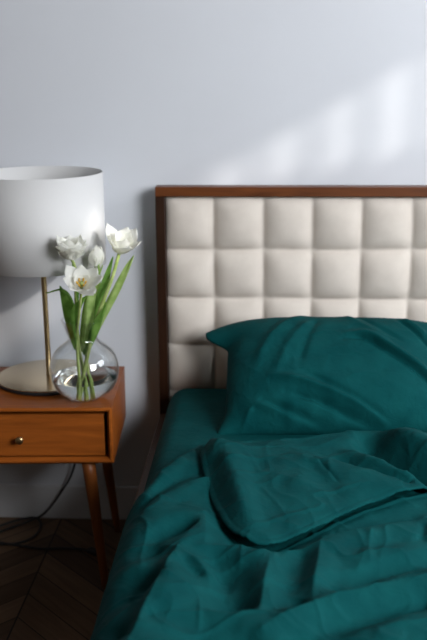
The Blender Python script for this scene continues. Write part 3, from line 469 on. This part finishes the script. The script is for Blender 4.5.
# upholstered panel: one grid of square pads
def panel():
    sx, sz = .1560, .1606
    xs0 = -.1565
    zp = HZ - .030
    x0, x1 = HX0 + FW - .002, HX1 - FW + .002
    z0 = .37
    xs = np.arange(x0, x1, .0055); zs = np.arange(z0, zp + .001, .0055)
    X, Z = np.meshgrid(xs, zs, indexing='ij')
    wob = .0016 * vnoise(X * 9, Z * 9) + .002 * vnoise(X * 4 + 7, Z * 4)
    bx = [x0 - .004] + [xs0 + k * sx for k in range(9)] + [x1 + .004]
    bz = [zp + .004] + [zp - .012 - k * sz for k in range(1, 6)]
    # distance to the nearest seam in x and z
    dx = np.min(np.abs(X[..., None] + wob[..., None] - np.array(bx)), axis=-1)
    dz = np.min(np.abs(Z[..., None] + wob[..., None] - np.array(bz)), axis=-1)
    px = 1 - np.exp(-dx / .021); pz = 1 - np.exp(-dz / .021)
    ix = np.clip(dx / (sx / 2), 0, 1); iz = np.clip(dz / (sz / 2), 0, 1)
    dome = (1 - (1 - ix) ** 2.2) * (1 - (1 - iz) ** 2.2)
    corner = np.exp(-(dx ** 2 + dz ** 2) / .022 ** 2)
    D = .016 * (px * pz) ** .6 + .018 * dome - .006 * corner
    D += .0012 * vnoise(X * 21, Z * 21) * px * pz
    V = np.stack([X, -.058 - D, Z], -1).reshape(-1, 3)
    o = mesh_obj('upholstered_panel', V, grid_faces(len(xs), len(zs)), M['linen'])
    bm = bmesh.new(); bm.from_mesh(o.data)                 # padded board behind: real thickness
    ed = [e for e in bm.edges if e.is_boundary]
    r = bmesh.ops.extrude_edge_only(bm, edges=ed)
    for v in [g for g in r['geom'] if isinstance(g, bmesh.types.BMVert)]: v.co.y = -.042
    bmesh.ops.recalc_face_normals(bm, faces=bm.faces[:])
    bm.to_mesh(o.data); bm.free()
    o.data.polygons.foreach_set('use_smooth', [True] * len(o.data.polygons))
    return o
pn = bedpart(panel())
RX = -.338
for x0 in (RX, HX1 - .016):
    bm = bmesh.new(); add_box(bm, (x0, -2.15, .25), (x0 + .022, -.091, .4365), .003)
    bedpart(bm_obj('side_rail', bm, M['bedwood_y']))
bm = bmesh.new(); add_box(bm, (RX + .023, -2.15, .25), (HX1 - .017, -2.128, .4365), .003)
bedpart(bm_obj('foot_rail', bm, M['bedwood']))
for x0 in (RX + .024, HX1 - .078):
    bm = bmesh.new(); add_box(bm, (x0, -2.125, 0), (x0 + .055, -2.07, .26), .004)
    bedpart(bm_obj('leg', bm, M['bedwood_z']))
bm = bmesh.new(); add_box(bm, (RX + .024, -2.06, .262), (HX1 - .018, -.095, .28), .0)
bedpart(bm_obj('slat_base', bm, M['bedwood']))

# ------------------------------------------------------------------ mattress under its fitted sheet
def mattress():
    bm = bmesh.new()
    add_box(bm, (-.303, -2.105, .284), (1.230, -.100, .548), .065, 6)
    o = bm_obj('mattress', bm, M['teal'], smooth=True)
    return o
tag(mattress(), 'thick mattress under a smooth deep teal fitted sheet inside the bed frame', 'mattress')

# ------------------------------------------------------------------ duvet
FLAPPOLY = FLAP + [(1.6, -.25), (1.6, -.20)] + list(reversed(HEAD))
def axis(fine0, fine1, step, lo, hi, coarse):
    a = list(np.arange(fine0, fine1, step))
    l = list(np.arange(lo, fine0, coarse)); r = list(np.arange(fine1, hi + coarse / 2, coarse))
    return np.array(l + a + r)

def rbf(pts, X, Y):
    """height of the cloth between its creases, each crease given as points with a height in mm"""
    p = np.array(pts)
    d = np.hypot(p[:, None, 0] - p[None, :, 0], p[:, None, 1] - p[None, :, 1])
    n = len(p)
    A = np.zeros((n + 1, n + 1)); A[:n, :n] = -d - np.eye(n) * 1e-4; A[n, :n] = 1; A[:n, n] = 1
    w = np.linalg.solve(A, np.append(p[:, 2] * .001, 0))
    out = np.full(X.shape, w[n])
    for (x, y, _), c in zip(p, w[:n]):
        out -= c * np.hypot(X - x, Y - y)
    return out

def blur(h, s):
    k = np.exp(-.5 * (np.arange(-6, 7) / s) ** 2); k /= k.sum()
    for ax in (0, 1):
        q = np.concatenate([np.repeat(np.take(h, [0], ax), 6, ax), h, np.repeat(np.take(h, [-1], ax), 6, ax)], ax)
        h = sum(k[i] * np.take(q, range(i, i + h.shape[ax]), ax) for i in range(13))
    return h

def duvet():
    head_y = np.interp(0, [0], [0])
    xs = np.concatenate([np.linspace(-.3315, -.295, 18), np.arange(-.293, .60, .003), np.arange(.60, 1.235, .018), np.linspace(1.235, 1.2435, 6)])
    ys = np.concatenate([np.linspace(-2.124, -2.10, 8), np.arange(-2.09, -1.66, .018), np.arange(-1.66, -.50, .003)])
    X, Y = np.meshgrid(xs, ys, indexing='ij')
    top = .566 + .003 * vnoise(X * 6 + 1, Y * 6)
    H = top.copy()
    # lower layer: begins along a rolled edge near the pillow
    l1 = chaikin([(-.45, -1.06)] + L1 + [(-.05, -.74), (.4, -.68), (1.6, -.62)], 2)
    d1, _ = polydist(X, Y, l1)                     # left of the line = head side
    lower = np.sqrt(np.clip(1 - np.clip(1 - (-d1) / .045, 0, 1) ** 2, 0, 1))
    # upper folded-back layer
    fp = chaikin(FLAP, 2) + [(1.6, -.35), (1.6, -.28)] + list(reversed(chaikin(HEAD, 2)))
    ins = inside(X, Y, fp)
    dlow, _ = polydist(X, Y, chaikin(FLAP, 2) + [(1.6, -.35)])
    dhead, _ = polydist(X, Y, chaikin(HEAD, 2) + [(1.6, -.28)])
    e1 = np.abs(dlow); e2 = np.abs(dhead)
    up = np.where(ins, np.sqrt(np.clip(1 - np.clip(1 - e1 / .007, 0, 1) ** 2, 0, 1)), 0)
    rollh = np.where(ins, np.sqrt(np.clip(1 - np.clip(1 - e2 / .035, 0, 1) ** 2, 0, 1)), 0)
    puff = np.where(ins, 1 - np.exp(-e1 / .06), 0)
    # the layer under the flap gives way in front of the edge and swells under the fold
    hollow = np.where(ins, 0, np.exp(-(e1 / .016) ** 2)) * .004
    HL = rbf(LOWPTS, X, Y); HF = rbf(FLAPPTS, X, Y)
    vis = sstep(X, .80, .52) * sstep(Y, -1.85, -1.6)
    HL = blur(HL, .7) * vis
    HF = blur(HF, .8) * vis + (1 - vis) * .012
    wx = X + .03 * vnoise(X * 5, Y * 5); wy = Y + .03 * vnoise(X * 5 + 9, Y * 5 + 4)
    r1 = 1 - np.abs(vnoise(wx * 6 + wy * 5, wy * 15 - wx * 7 + 3))
    r2 = 1 - np.abs(vnoise(wx * 14 + 2, wy * 11 + wx * 5))
    micro = .0046 * (r1 ** 4) + .0036 * (r2 ** 5) + .0013 * vnoise(X * 38, Y * 38) + FOLDGAIN * folds(X, Y, FOLDS)
    # side and foot: roll over and hang inside the rails
    sl = np.sqrt(np.clip(1 - np.clip((-.245 - X) / .0866, 0, 1) ** 2.4, 0, 1))
    sr = np.sqrt(np.clip(1 - np.clip((X - 1.14) / .1036, 0, 1) ** 2, 0, 1))
    sf = np.sqrt(np.clip(1 - np.clip((-2.03 - Y) / .0942, 0, 1) ** 2, 0, 1))
    drop = sl * sr * sf
    # lower layer
    low = top + micro + LGAIN * HL
    low = low - np.where(ins, .010 * sstep(e1, .004, .03), .002 * np.exp(-(e1 / .012) ** 2))
    cov = np.maximum(lower, np.where(ins & (e2 > .02), 1, 0))
    low = np.where(cov > 0, .520 + (low - .520) * cov, .490)
    low = .441 + (low - .441) * drop
    # folded-back layer: free edge hovers on the crumpled cloth, head side rolls under
    edge = np.sqrt(np.clip(1 - np.clip(1 - e1 / .006, 0, 1) ** 2, 0, 1))
    up = top + micro * .8 + HGAIN * HF + .0065 + .0015 * edge
    up -= .0013 * np.exp(-((e1 - .012) / .002) ** 2)
    up = np.where(ins, .520 + (up - .520) * rollh, .520)
    up = .40 + (up - .40) * drop

    F = np.array(grid_faces(len(xs), len(ys)))
    def cut(name, x, y, z, keep, parent=None):
        V = np.stack([x, y, z], -1).reshape(-1, 3)
        f = F[keep]
        used = np.unique(f); idx = -np.ones(len(V), int); idx[used] = np.arange(len(used))
        return mesh_obj(name, V[used], idx[f], M['teal'], parent)
    dv = cut('duvet', X, Y, low, (cov.reshape(-1)[F] > 0).any(axis=1))
    # pull the rim vertices of the folded layer exactly onto its outline
    outl = np.array(chaikin(FLAP, 2) + [(1.6, -.35)])
    hl = np.array(chaikin(HEAD, 2) + [(1.6, -.28)])
    inn = ins.reshape(-1)
    keep = inn[F].sum(axis=1) >= 2
    used = np.zeros(X.size, bool); used[F[keep].reshape(-1)] = True
    rim = used & ~inn
    xf, yf, zf = X.reshape(-1).copy(), Y.reshape(-1).copy(), up.reshape(-1).copy()
    def near(px, py, line):
        a, b_ = line[:-1], line[1:]
        d = b_ - a; l2 = (d ** 2).sum(1)
        t = np.clip(((px[:, None] - a[:, 0]) * d[:, 0] + (py[:, None] - a[:, 1]) * d[:, 1]) / l2, 0, 1)
        qx = a[:, 0] + t * d[:, 0]; qy = a[:, 1] + t * d[:, 1]
        dd = (px[:, None] - qx) ** 2 + (py[:, None] - qy) ** 2
        k = dd.argmin(1); n = np.arange(len(px))
        return qx[n, k], qy[n, k], dd[n, k]
    ri = np.where(rim)[0]
    ax, ay, ad = near(xf[ri], yf[ri], outl); hx, hy, hd = near(xf[ri], yf[ri], hl)
    lowside = ad < hd
    zflap = (.40 + (top + micro * .8 + HGAIN * HF + .0065 - .40) * drop).reshape(-1)
    xf[ri] = np.where(lowside, ax, hx); yf[ri] = np.where(lowside, ay, hy)
    rr = np.sqrt(np.clip(1 - np.clip(1 - e2.reshape(-1)[ri] / .035, 0, 1) ** 2, 0, 1))
    zf[ri] = np.where(lowside, .525 + (zflap[ri] - .525) * rr, zf[ri])
    fl = cut('folded_corner', xf.reshape(X.shape), yf.reshape(X.shape), zf.reshape(X.shape), keep, dv)
    md = fl.modifiers.new('thickness', 'SOLIDIFY'); md.thickness = .0035; md.offset = -1
    return dv
tag(duvet(), 'rumpled deep teal duvet with one corner folded back, spread over the bed', 'duvet')

# ------------------------------------------------------------------ pillow leaning on the headboard
def pillow():
    p = empty('pillow', (.225, -.345, .658))
    B = np.array([0, .385, .225]); Ls = np.linalg.norm(B); B /= Ls
    Nn = np.array([0, -B[2], B[1]])
    HALF = .330; CX = .225
    nu, nv = 230, 150
    a = np.sin(np.linspace(-1, 1, nu) * math.pi / 2) * .5 + np.linspace(-1, 1, nu) * .5
    b = np.sin(np.linspace(-1, 1, nv) * math.pi / 2) * .5 + np.linspace(-1, 1, nv) * .5
    A, Bb = np.meshgrid(a, b, indexing='ij')
    hh = .227
    # pinched sides: edges pull in between the corners
    ear = np.where(Bb > 0, .072 * sstep(Bb, .45, .95), .020 * sstep(-Bb, .6, 1.0))
    x = A * HALF + np.sign(A) * np.abs(A) ** 7 * ear
    y = Bb * hh * (1 - .10 * (1 - A ** 2) * np.sign(Bb) * 0 - .04 * (1 - np.abs(A) ** 3) * (Bb < 0) * np.abs(Bb) ** 3)
    y = y - .052 * np.abs(A) ** 10 * sstep(Bb, .2, 1.0)
    prof = (1 - np.abs(A) ** 3.2) ** .62 * (1 - np.abs(Bb) ** 3.0) ** .62
    out = []
    for side, t in ((1, .098), (-1, .040)):
        th = t * prof + .004 * (1 - np.maximum(np.abs(A), np.abs(Bb)) ** 12)
        if side == 1:
            wx, wy = x + CX, y
            th = th + folds(wx, wy - .02, PFOLDS) * np.clip(prof * 1.6, 0, 1) * 1.9
            th += (.0018 * (1 - np.abs(vnoise(wx * 9 + wy * 6, wy * 16 - wx * 5))) ** 4 + .001 * vnoise(wx * 30, wy * 30)) * prof
            # gathers running in from the lower seam
            th += .003 * np.sin(wx * 95 + 3 * vnoise(wx * 6, wy * 3)) * np.exp(-(Bb + 1) / .22) * prof ** .5
        P = (x[..., None] * np.array([1., 0, 0]) + y[..., None] * B + side * th[..., None] * Nn)
        out.append(P.reshape(-1, 3))
    f = grid_faces(nu, nv)
    V = np.vstack(out); F = f + [tuple(i + nu * nv for i in reversed(q)) for q in f]
    o = mesh_obj('pillowcase', V, F, M['teal'], p)
    bm = bmesh.new(); bm.from_mesh(o.data)
    bmesh.ops.remove_doubles(bm, verts=bm.verts[:], dist=2e-4)
    bmesh.ops.recalc_face_normals(bm, faces=bm.faces[:])
    bm.to_mesh(o.data); bm.free()
    return p, o
_p, _o = pillow()
COL.objects.unlink(_p); _o.parent = None; _o.location = _p.location; bpy.data.objects.remove(_p)
_o.name = 'pillow'; _o.data.name = 'pillow'
tag(_o, 'plump deep teal pillow leaning against the cream tufted headboard', 'pillow')

# ------------------------------------------------------------------ nightstand
NR = .0509
NW, ND, NZ0, NZ1 = .55, .392, .4195, .594
ns = tag(empty('nightstand', (-.4366, -.4646, 0), NR), 'orange brown wooden nightstand with one drawer and splayed legs beside the bed', 'nightstand')
TH = .016
bm = bmesh.new()
def prism(bm, pts, y0, y1):
    lo = [bm.verts.new((x, y0, z)) for x, z in pts]; hi = [bm.verts.new((x, y1, z)) for x, z in pts]
    n = len(pts)
    for i in range(n):
        bm.faces.new((lo[i], lo[(i + 1) % n], hi[(i + 1) % n], hi[i]))
    return lo, hi
def shell(bm):
    # four mitred boards with chamfered front edge
    o = [(-NW, NZ0), (0, NZ0), (0, NZ1), (-NW, NZ1)]
    i_ = [(-NW + TH, NZ0 + TH), (-TH, NZ0 + TH), (-TH, NZ1 - TH), (-NW + TH, NZ1 - TH)]
    e = .004
    of = [(-NW + e, NZ0 + e), (-e, NZ0 + e), (-e, NZ1 - e), (-NW + e, NZ1 - e)]
    rings = [(i_, ND - .012), (i_, .012), ([(a + (.007 if a > -NW / 2 else -.007), c + (.007 if c > .5 else -.007)) for a, c in i_], 0.0), (of, 0.0), (o, e), (o, ND), (i_, ND)]
    R = [[bm.verts.new((x, y, z)) for x, z in pts] for pts, y in rings]
    for k in range(len(R) - 1):
        for j in range(4):
            bm.faces.new((R[k][j], R[k][(j + 1) % 4], R[k + 1][(j + 1) % 4], R[k + 1][j]))
    bm.faces.new(R[0])
shell(bm)
bm_obj('cabinet_body', bm, M['nswood'], ns)
dr = box_obj('drawer', (-NW + TH + .005, .013, NZ0 + TH + .004), (-TH - .010, .34, NZ1 - TH - .008), M['nswood'], ns, .0015)
# knob: short neck and flared brass head
kn = lathe('drawer_knob', [(0, 0), (.005, 0), (.005, .010), (.0075, .015), (.0115, .021), (.012, .024), (.0105, .0262), (0, .0268)], M['brass'], dr, 28)
kn.rotation_euler = (math.pi / 2, 0, 0); kn.location = (-.274, .0132, .497)
for y0 in (.03, ND - .06):
    box_obj('leg_mount', (-NW + .05, y0, NZ0 - .014), (-.05, y0 + .03, NZ0), M['nswood_z'], ns, .002)
def leg(xt, yt, xb, yb):
    bm = bmesh.new()
    n = 16
    rings = []
    for k in range(9):
        t = k / 8
        r = .0215 * (1 - t) + .0115 * t
        z = (NZ0 - .0005) * (1 - t)
        cx, cy = xt + (xb - xt) * t, yt + (yb - yt) * t
        rings.append([bm.verts.new((cx + r * math.cos(2 * math.pi * j / n), cy + r * math.sin(2 * math.pi * j / n), z)) for j in range(n)])
    for k in range(8):
        for j in range(n):
            bm.faces.new((rings[k][j], rings[k][(j + 1) % n], rings[k + 1][(j + 1) % n], rings[k + 1][j]))
    bm.faces.new(rings[0]); bm.faces.new(rings[-1])
    return bm_obj('leg', bm, M['nswood_z'], ns, True)
leg(-.082, .040, -.040, .012); leg(-NW + .082, .040, -NW + .040, .012)
leg(-.082, ND - .045, -.040, ND - .018); leg(-NW + .082, ND - .045, -NW + .040, ND - .018)

# ------------------------------------------------------------------ table lamp
TZ = NZ1
LX, LY = -.677, -.213
lamp = tag(empty('table_lamp', (LX, LY, TZ)), 'brass table lamp with a big white drum shade standing on the nightstand', 'lamp')
lathe('base', [(0, .0115), (.158, .0115), (.1615, .0122), (.1625, .0142), (.1615, .0160), (.158, .0166), (0, .0168)], M['brass_pale'], lamp, 96)
lathe('base_pad', [(0, .0005), (.160, .0005), (.1620, .002), (.1620, .010), (.1605, .0118), (0, .0118)], M['black'], lamp, 96)
lathe('pole', [(0, .0166), (.011, .0166), (.0085, .021), (.0082, .39), (.0082, .50), (0, .50)], M['brass'], lamp, 24)
ZB, ZT = .970 - TZ, 1.249 - TZ
so = lathe('lamp_shade', [(.1940, ZB), (.1940, ZT), (.1915, ZT), (.1915, ZB), (.1940, ZB)], M['shade'], lamp, 96)
# spider ring that holds the shade, and the bulb socket
for k in range(3):
    a = 2 * math.pi * k / 3 + .4
    tube('shade_spoke', [(.012 * math.cos(a), .012 * math.sin(a), .495), (.1 * math.cos(a), .1 * math.sin(a), .497), (.1915 * math.cos(a), .1915 * math.sin(a), ZT - .14)], .002, M['brass'], so, 12, 6)
lathe('bulb_socket', [(0, .50), (.019, .50), (.019, .545), (.016, .55), (0, .55)], M['brass'], lamp, 24)

# cord of the lamp: over the back of the nightstand, down the wall, loops on the floor
cord = tube('power_cord', [(-.695, -.050, .6005), (-.69, -.03, .585), (-.665, -.028, .50), (-.63, -.03, .33), (-.655, -.03, .20), (-.70, -.03, .115), (-.766, -.034, .03),
    (-.83, -.06, .006), (-.905, -.14, .006), (-.90, -.205, .006), (-.83, -.21, .006), (-.775, -.16, .006), (-.768, -.08, .008), (-.80, -.035, .013), (-.87, -.055, .009), (-.925, -.13, .0125), (-.90, -.20, .0115),
    (-.80, -.222, .006), (-.73, -.238, .006), (-.66, -.232, .006), (-.60, -.235, .006), (-.555, -.251, .007)], .0042, M['black'], None, 260, 8)
tag(cord, 'thin black power cord looping on the floor under the nightstand', 'cord')
bm = bmesh.new(); add_box(bm, (-.012, -.03, -.008), (.012, .03, .009), .006, 3)
sw = bm_obj('inline_switch', bm, M['black'], cord); sw.location = (-.545, -.258, .0085); sw.rotation_euler = (0, 0, 1.0)

# ------------------------------------------------------------------ vase with water
VX, VY = -.529, -.380
vase = tag(empty('vase', (VX, VY, TZ)), 'round clear glass vase with flared neck on the nightstand front corner', 'vase')
vp = [(0, .002), (.040, .002), (.058, .008), (.078, .024), (.093, .046), (.101, .071), (.103, .094), (.0995, .117), (.090, .139), (.075, .157), (.058, .171), (.047, .181), (.0435, .190), (.046, .202), (.052, .218), (.058, .234), (.0625, .246)]
sp = spline([(r, z, 0) for r, z in vp], 60)
outer = [(max(r, 0), z) for r, z, _ in sp]
inner = [(max(r - .0022, 0), z + (.003 if i < 6 else 0)) for i, (r, z) in enumerate(outer)]
lathe('vase_body', outer + [(outer[-1][0] - .0011, outer[-1][1] + .0012)] + list(reversed(inner)), M['glass'], vase, 72)
WZ = .070
wp = [(r - .0030, z + .0035) for r, z in outer if r > .004 and z + .0035 < WZ]
rw = np.interp(WZ, [z for r, z in outer], [r for r, z in outer]) - .0030
lathe('water', [(0, wp[0][1])] + wp + [(rw, WZ), (0, WZ)], M['water'], vase, 72)

# ------------------------------------------------------------------ tulips
def frame_to(d):
    d = Vector(d).normalized()
    return d.to_track_quat('Z', 'Y').to_matrix()

def petal_mesh(L, W, open_, curl, rs, nu=12, nv=9):
    """a cupped ovate petal growing up +Z from the origin, its back to +X"""
    vs = []
    ph = rs.rand() * 6
    for i in range(nu):
        t = i / (nu - 1)
        w = W * (math.sin(math.pi * min(1, (t * .86 + .10))) ** .75) * (1.0 if t < .8 else 1 - ((t - .8) / .2) ** 2 * .5)
        r = L * (.13 + open_ * math.sin(t * math.pi * .55) + curl * t * t * t)
        z = L * (t * .98 - .10 * t * t * open_ * 2)
        for j in range(nv):
            s = j / (nv - 1) * 2 - 1
            cup = (w ** 2) * s * s / (2 * max(r, .35 * L)) * 1.1
            rip = .018 * L * math.sin(s * 5 + ph + t * 4) * t
            vs.append((r - cup + rip, w * s * (1 - .06 * abs(s)), z - .10 * L * s * s * t))
    return vs, grid_faces(nu, nv)

def leaf(name, pts, width, mat, parent, face=(0.15, -1, .1), fold=.35, n=26, m=7, twist=0.0):
    c = spline(pts, n)
    t = np.gradient(c, axis=0); t /= np.linalg.norm(t, axis=1)[:, None]
    vs = []
    f0 = np.array(face, float)
    for i in range(n):
        u = i / (n - 1)
        ang = twist * u
        side = np.cross(t[i], f0); side /= np.linalg.norm(side)
        nn = np.cross(side, t[i])
        side2 = math.cos(ang) * side + math.sin(ang) * nn; n2 = math.cos(ang) * nn - math.sin(ang) * side
        w = width * (math.sin(math.pi * (u * .92 + .06)) ** .8) * (1 - .25 * u)
        for j in range(m):
            s = j / (m - 1) * 2 - 1
            vs.append(c[i] + side2 * w * s + n2 * (-w * fold * abs(s) ** 1.5 + .002 * math.sin(7 * u + 3 * s)))
    # thin but solid blade
    k = len(vs)
    return mesh_obj(name, vs, grid_faces(n, m), mat, parent)

def tulip(label, stem, head, direction, size, rings, seed, leaves, open_center=False, thick=1.0):
    rs = np.random.RandomState(seed)
    root = tag(empty('tulip', stem[0]), label, 'flower', 'white tulips in the glass vase')
    off = np.array(stem[0])
    pts = [np.array(p) - off for p in stem]
    hd = np.array(head) - off
    d = np.array(direction, float); d /= np.linalg.norm(d)
    base = hd - d * size * .45
    tube('stem', pts + [base], lambda u: (.0048 - .0008 * u) * thick, M['stem'], root, 36, 8)
    mat = Matrix.Translation(Vector(base)) @ frame_to(d).to_4x4()
    for (cnt, L, W, op, curl, a0, mname) in rings:
        for k in range(cnt):
            vs, fs = petal_mesh(L * size * (1 + .08 * rs.randn() * .7), W * size, op * (1 + .15 * rs.randn()), curl * (1 + .3 * rs.randn()), rs)
            o = mesh_obj('petal', vs, fs, M[mname], root)
            o.matrix_local = mat @ Matrix.Rotation(a0 + 2 * math.pi * k / cnt + .12 * rs.randn(), 4, 'Z')
    if open_center:
        lathe_o = lathe('pistil', [(0, 0), (.005, 0), (.0045, .018), (.006, .022), (0, .024)], M['stem'], root, 12)
        lathe_o.matrix_local = mat
        for k in range(6):
            a = k * math.pi / 3
            q = tube('stamen', [(0.002 * math.cos(a), .002 * math.sin(a), .004), (.010 * math.cos(a), .010 * math.sin(a), .018), (.013 * math.cos(a), .013 * math.sin(a), .028)], lambda u: .0011 if u < .5 else .0024, M['yellow'], root, 10, 6)
            q.matrix_local = mat
    for lname, lp, w, mm, kw in leaves:
        q = leaf(lname, [np.array(p) - off for p in lp], w, M[mm], root, **kw)
    return root

FULL = [(3, .80, .38, .18, .02, 0.0, 'petal'), (4, .85, .46, .32, .04, .5, 'petal'), (5, .84, .50, .42, .08, .1, 'petal'), (5, .74, .46, .52, .14, .6, 'petal')]
OPEN = [(3, .85, .40, .34, .10, 0.3, 'petal'), (4, 1.0, .46, .56, .25, .0, 'petal'), (4, .95, .46, .70, .35, .6, 'petal')]
BUD = [(3, .95, .36, .13, -.06, 0.0, 'petal'), (3, 1.0, .42, .20, -.08, 1.05, 'petal')]
tulip('fullest cream tulip at the upper left, opening in front of the lamp shade',
    [(-.530, -.360, .612), (-.543, -.380, .776), (-.542, -.395, .901), (-.537, -.405, .992)], (-.542, -.425, 1.064), (.06, -.14, 1.0), .080,
    FULL, 1,
    [('leaf', [(-.553, -.370, .741), (-.561, -.375, .819), (-.572, -.380, .882), (-.590, -.380, .939)], .021, 'leaf', {}),
     ('leaf', [(-.549, -.385, .838), (-.538, -.398, .916), (-.536, -.408, .977), (-.543, -.418, 1.016)], .008, 'leaf', {})])
tulip('lowest white tulip facing forward with a yellow centre showing',
    [(-.540, -.400, .625), (-.543, -.400, .781), (-.524, -.435, .880)], (-.510, -.460, .969), (.12, -.60, .75), .056,
    OPEN, 2,
    [('leaf', [(-.540, -.400, .848), (-.555, -.410, .913), (-.580, -.410, .934), (-.627, -.400, .922)], .006, 'leaf', dict(face=(0, -.6, 1))),
     ('leaf', [(-.547, -.400, .756), (-.546, -.415, .831), (-.533, -.425, .884), (-.505, -.430, .921)], .016, 'leaf', {})], True)
tulip('closed white tulip bud standing upright behind the other blooms',
    [(-.518, -.360, .612), (-.523, -.370, .757), (-.504, -.362, .874)], (-.483, -.362, 1.022), (.10, .05, 1.0), .060,
    BUD, 3,
    [('leaf', [(-.534, -.380, .738), (-.516, -.390, .824), (-.502, -.385, .904), (-.474, -.370, 1.008)], .021, 'leaf_l', dict(twist=.5)),
     ('leaf', [(-.528, -.39, .765), (-.508, -.40, .855), (-.493, -.39, .925), (-.462, -.375, 1.0)], .012, 'leaf_l', dict(twist=-.6)),
     ('leaf', [(-.530, -.365, .740), (-.505, -.350, .844), (-.488, -.340, .933), (-.480, -.335, 1.001)], .014, 'leaf_l', {})])
tulip('topmost white tulip at the right, half open on a pale green stem',
    [(-.547, -.370, .612), (-.515, -.395, .730), (-.484, -.41, .838), (-.438, -.385, .957)], (-.412, -.325, 1.056), (.35, -.40, 1.0), .072,
    [(3, .95, .42, .22, .03, 0.2, 'petal'), (3, 1.0, .48, .36, .10, .9, 'petal'), (3, 1.0, .48, .46, .16, .2, 'petal')], 4,
    [('leaf', [(-.527, -.385, .730), (-.487, -.375, .842), (-.462, -.375, .932), (-.432, -.370, 1.024)], .018, 'leaf', dict(twist=-.4)),
     ('leaf', [(-.524, -.370, .726), (-.478, -.370, .828), (-.427, -.370, .925), (-.393, -.370, .991), (-.371, -.375, 1.030)], .013, 'leaf_l', dict(twist=.3)),
     ('leaf', [(-.511, -.400, .751), (-.492, -.415, .801), (-.475, -.420, .842), (-.450, -.420, .893)], .015, 'leaf', {})], thick=1.3)

# ------------------------------------------------------------------ light
W = bpy.data.worlds.new('room_ambient'); S.world = W; W.use_nodes = True
bg = W.node_tree.nodes['Background']
bg.inputs['Color'].default_value = (1.0, .93, .85, 1); bg.inputs['Strength'].default_value = WORLD  # dim warm ambient added in place of light bounced inside the room

def area(name, loc, target, sx, sy, power, col):
    l = bpy.data.lights.new(name, 'AREA'); l.shape = 'RECTANGLE'; l.size = sx; l.size_y = sy; l.energy = power; l.color = col
    o = link(bpy.data.objects.new(name, l)); o.location = loc
    o.rotation_euler = (Vector(target) - Vector(loc)).to_track_quat('-Z', 'Y').to_euler()
    return o
for a in AREAS: area(*a)
sl = bpy.data.lights.new('sun', 'SUN'); sl.energy = SUN; sl.angle = math.radians(SUNANG); sl.color = (1.0, .95, .88)
so_ = link(bpy.data.objects.new('sun', sl)); so_.rotation_euler = Vector((-1, .6, -.556)).to_track_quat('-Z', 'Y').to_euler()
so_.location = (4, -2, 4)

# ------------------------------------------------------------------ camera
cd = bpy.data.cameras.new('camera'); cam = link(bpy.data.objects.new('camera', cd))
r = Vector((.99857355, .05306823, -.00588479)); u = Vector((-.00830204, .263195, .96470693)); f = Vector((-.05274414, .96328197, -.26326014))
m = Matrix((r, u, -f)).transposed().to_4x4(); m.translation = (0, -2.9804, 1.5504)
cam.matrix_world = m
cd.sensor_fit = 'VERTICAL'; cd.sensor_height = 36.0; cd.lens = 925.9 / 640 * 36.0
cd.clip_start = .05
cd.dof.use_dof = True; cd.dof.focus_distance = 2.3; cd.dof.aperture_fstop = 2.8
S.camera = cam

S.view_settings.view_transform = 'Standard'; S.view_settings.look = 'None'
S.view_settings.exposure = EXPO; S.view_settings.gamma = 1.0; S.view_settings.use_curve_mapping = False
S.cycles.use_denoising = True
S.cycles.max_bounces = 10; S.cycles.transparent_max_bounces = 16
S.cycles.caustics_refractive = True; S.cycles.caustics_reflective = False
S.cycles.sample_clamp_indirect = 6.0
